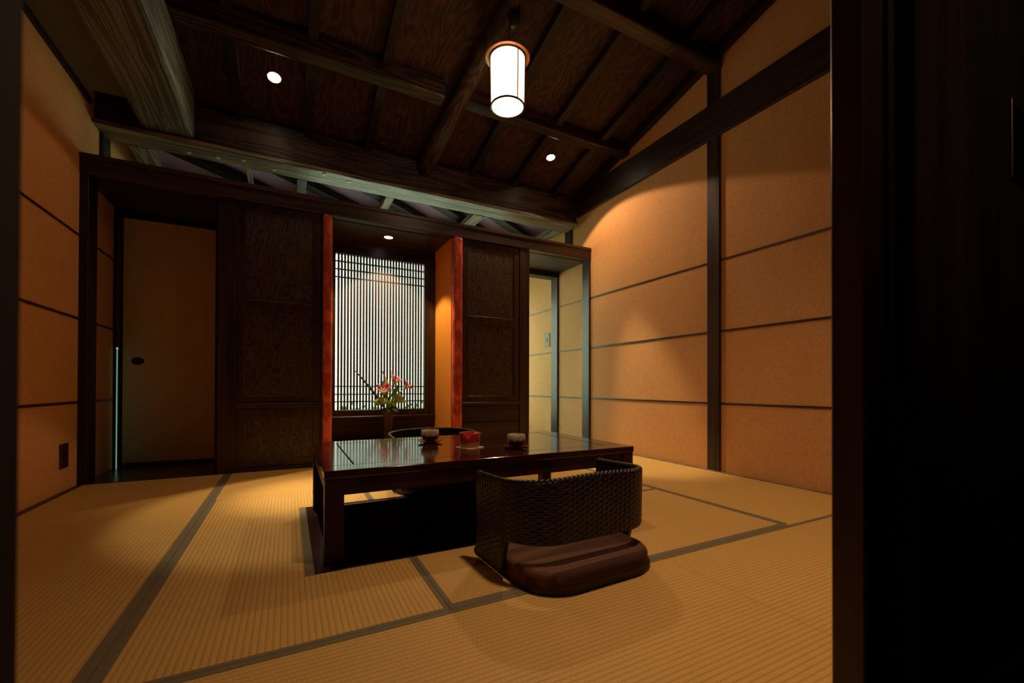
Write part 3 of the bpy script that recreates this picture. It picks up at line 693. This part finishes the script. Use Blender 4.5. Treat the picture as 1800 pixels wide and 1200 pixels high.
# ================================================================ lamps
def disc_lamp(name, label, loc, axis, r, emitc, group=None):
    t = thing(name, label, 'light', loc, group)
    q = Vector((0, 0, -1)).rotation_difference(Vector(axis)); t.rotation_mode = 'QUATERNION'; t.rotation_quaternion = q
    mb = MB().lathe([(r, .010), (r*1.18, .004), (r*1.2, -.003), (r*1.05, -.005), (r, -.002)], 32)
    local_build('trim_ring', mb, M_COPPER, t)
    local_build('lens', MB().lathe([(r*.98, -.001), (r*.98, -.004)], 32), emitc, t)
    return t
def spot(parent, name, half, power, blend, col=WARM, size=.03, off=.02):
    l = bpy.data.lights.new(name, 'SPOT'); l.energy = power; l.color = col; l.spot_size = 2*math.radians(half); l.spot_blend = blend; l.shadow_soft_size = size
    o = bpy.data.objects.new(name, l); COL.objects.link(o); o.parent = parent; o.location = (0, 0, -off); return o
M_BULB = emit('hot_bulb', (1, .80, .50), 40); M_BULB2 = emit('soft_bulb', (1, .92, .70), 6)
nrm = Vector((0, -.229, -.973))
d1 = disc_lamp('downlight', 'left of two round downlights, glaring in the sloping ceiling', (-.106, 3.591, ROOF(3.591)-.008), nrm, .043, M_BULB)
d2 = disc_lamp('downlight', 'right of two round downlights, in the sloping ceiling near the right wall', (2.292, 3.578, ROOF(3.578)-.008), nrm, .040, M_BULB)
def aim(o, par, tgt):
    d = Vector(tgt)-par.location; o.rotation_mode = 'QUATERNION'
    o.rotation_quaternion = par.rotation_quaternion.inverted() @ Vector((0, 0, -1)).rotation_difference(d); return o
spot(d1, 'wide_beam', 56, 5, .06); aim(spot(d1, 'narrow_beam', 17, 100, .35, HAL), d1, (.12, 2.70, 0)); aim(spot(d1, 'core_beam', 11, 330, 1.0, HAL), d1, (.18, 2.88, 0))
spot(d2, 'wide_beam', 56, 55, .06); aim(spot(d2, 'narrow_beam', 15, 210, .7, HAL), d2, (2.72, 2.80, 0))
d4 = disc_lamp('near_downlight', 'round downlight in the ceiling above the doorway side of the room', (1.05, .95, ROOF(.95)-.008), Vector((.12, .05, -1)).normalized(), .043, M_BULB)
spot(d4, 'wide_beam', 40, 185, 1.0, WARM, .11)
d3 = disc_lamp('alcove_downlight', 'small round downlight in the alcove ceiling above the vase', (.82, 4.075, 2.041), (0, 0, -1), .038, M_BULB2)
spot(d3, 'alcove_beam', 48, 55, .25, (1, .68, .36), .02)
hl = disc_lamp('hall_fill_light', 'added unseen fill light in the dark entry room behind the camera', (1.3, -1.6, 2.495), Vector((.15, 2.0, -1.0)).normalized(), .03, M_BULB2)  # unseen lamp added to brighten the door stile
spot(hl, 'hall_fill_beam', 22, 30, .8)
# pendant lantern
LX, LY = 1.235, 2.44
ln = thing('pendant_lantern', 'glowing cylindrical white lantern with copper rim hanging from the log', 'lamp', (LX, LY, 2.43))
M_SHADE = emit('glowing_paper_shade', (1.0, .67, .40), LANTERN_EMIT)
build('shade', MB().lathe([(.098, 2.437), (.104, 2.440), (.108, 2.76), (.09, 2.765)], 48, (LX, LY, 0)), M_SHADE, ln)
build('cap', MB().lathe([(.112, 2.758), (.142, 2.752), (.143, 2.756), (.112, 2.772), (.03, 2.790), (.012, 2.80)], 48, (LX, LY, 0)), M_COPPER, ln)
def ring(r, z, t=.005):
    return MB().tube([(LX+r*math.cos(2*PI*i/48), LY+r*math.sin(2*PI*i/48), z) for i in range(49)], t, 8)
build('bottom_ring', ring(.106, 2.440, .0065), M_METAL, ln); build('top_ring', ring(.113, 2.750, .006), M_METAL, ln)
for a in (98, 160, 278, 330):
    a = math.radians(a); build('stay', MB().tube([(LX+.108*math.cos(a), LY+.108*math.sin(a), 2.44), (LX+.112*math.cos(a), LY+.112*math.sin(a), 2.755)], .0042, 6), M_METAL, ln)
build('cord', MB().tube([(LX, LY, 2.795), (LX+.012, LY-.01, 2.97)], .003, 6), M_BLACK, ln)

# ================================================================ the near doorway
ps = single('door_post', B(-.299, -.164, Y0-.09, Y0+.02, -.002, 2.0, .003), M_DOOR, 'blurred dark door post at the left edge of the view', 'post')
single('door_post', MB().box(.93, 1.005, Y0-.005, Y0+.05, 0.002, 2.0, .003), M_FRAME, 'dark maroon door jamb at the right, next to the plaster wall', 'post')
dd = bpy.data.objects.new('door_2', None); COL.objects.link(dd); dd.location = (1.6, Y0, 0); dd['kind'] = 'structure'
build('dark_gap_strip', B(1.006, 1.034, Y0-.012, Y0+.02, .004, 1.995), M_BLACK, dd)  # black filler stands in for the dark gap between jamb and stile
build('door_stile', B(1.035, 1.30, Y0-.045, Y0-.005, .004, 1.995, .004), M_DOOR, dd)
build('door_panel', MB().box(1.30, 1.57, Y0-.035, Y0-.012, .004, 1.995).box(1.57, 1.67, Y0-.035, Y0-.012, .004, 1.17).box(1.57, 1.67, Y0-.035, Y0-.012, 1.355, 1.995).box(1.67, 2.32, Y0-.035, Y0-.012, .004, 1.995), M_BLACK, dd)
build('door_pull', MB().box(1.568, 1.672, Y0-.014, Y0-.009, 1.168, 1.357).box(1.566, 1.571, Y0-.04, Y0-.012, 1.166, 1.359, .001).box(1.566, 1.674, Y0-.04, Y0-.012, 1.164, 1.170, .001), M_METAL, dd)

# ================================================================ garden behind the lattice
struct('ground', B(-8, 12, YE+.1, 20, -.4, -.3), M_GROUND)
hd = MB()
for i in range(900):
    x = random.uniform(-2.5, 5.5); y = random.uniform(8.0, 8.4); z = random.uniform(-.3, .30+.06*math.sin(x*3))
    d = Vector((random.uniform(-1, 1), random.uniform(-1, .2), random.uniform(-.2, 1))).normalized()*.09
    hd.leaf((x, y, z), Vector((x, y, z))+d, .05, .2, .2, .002, 3)
hd.box(-2.5, 5.5, 8.1, 8.4, -.3, .2)
tag(build('hedge', hd, M_GREEN), 'low green hedge outside, glimpsed through the bottom of the lattice', 'hedge', None, 'stuff')
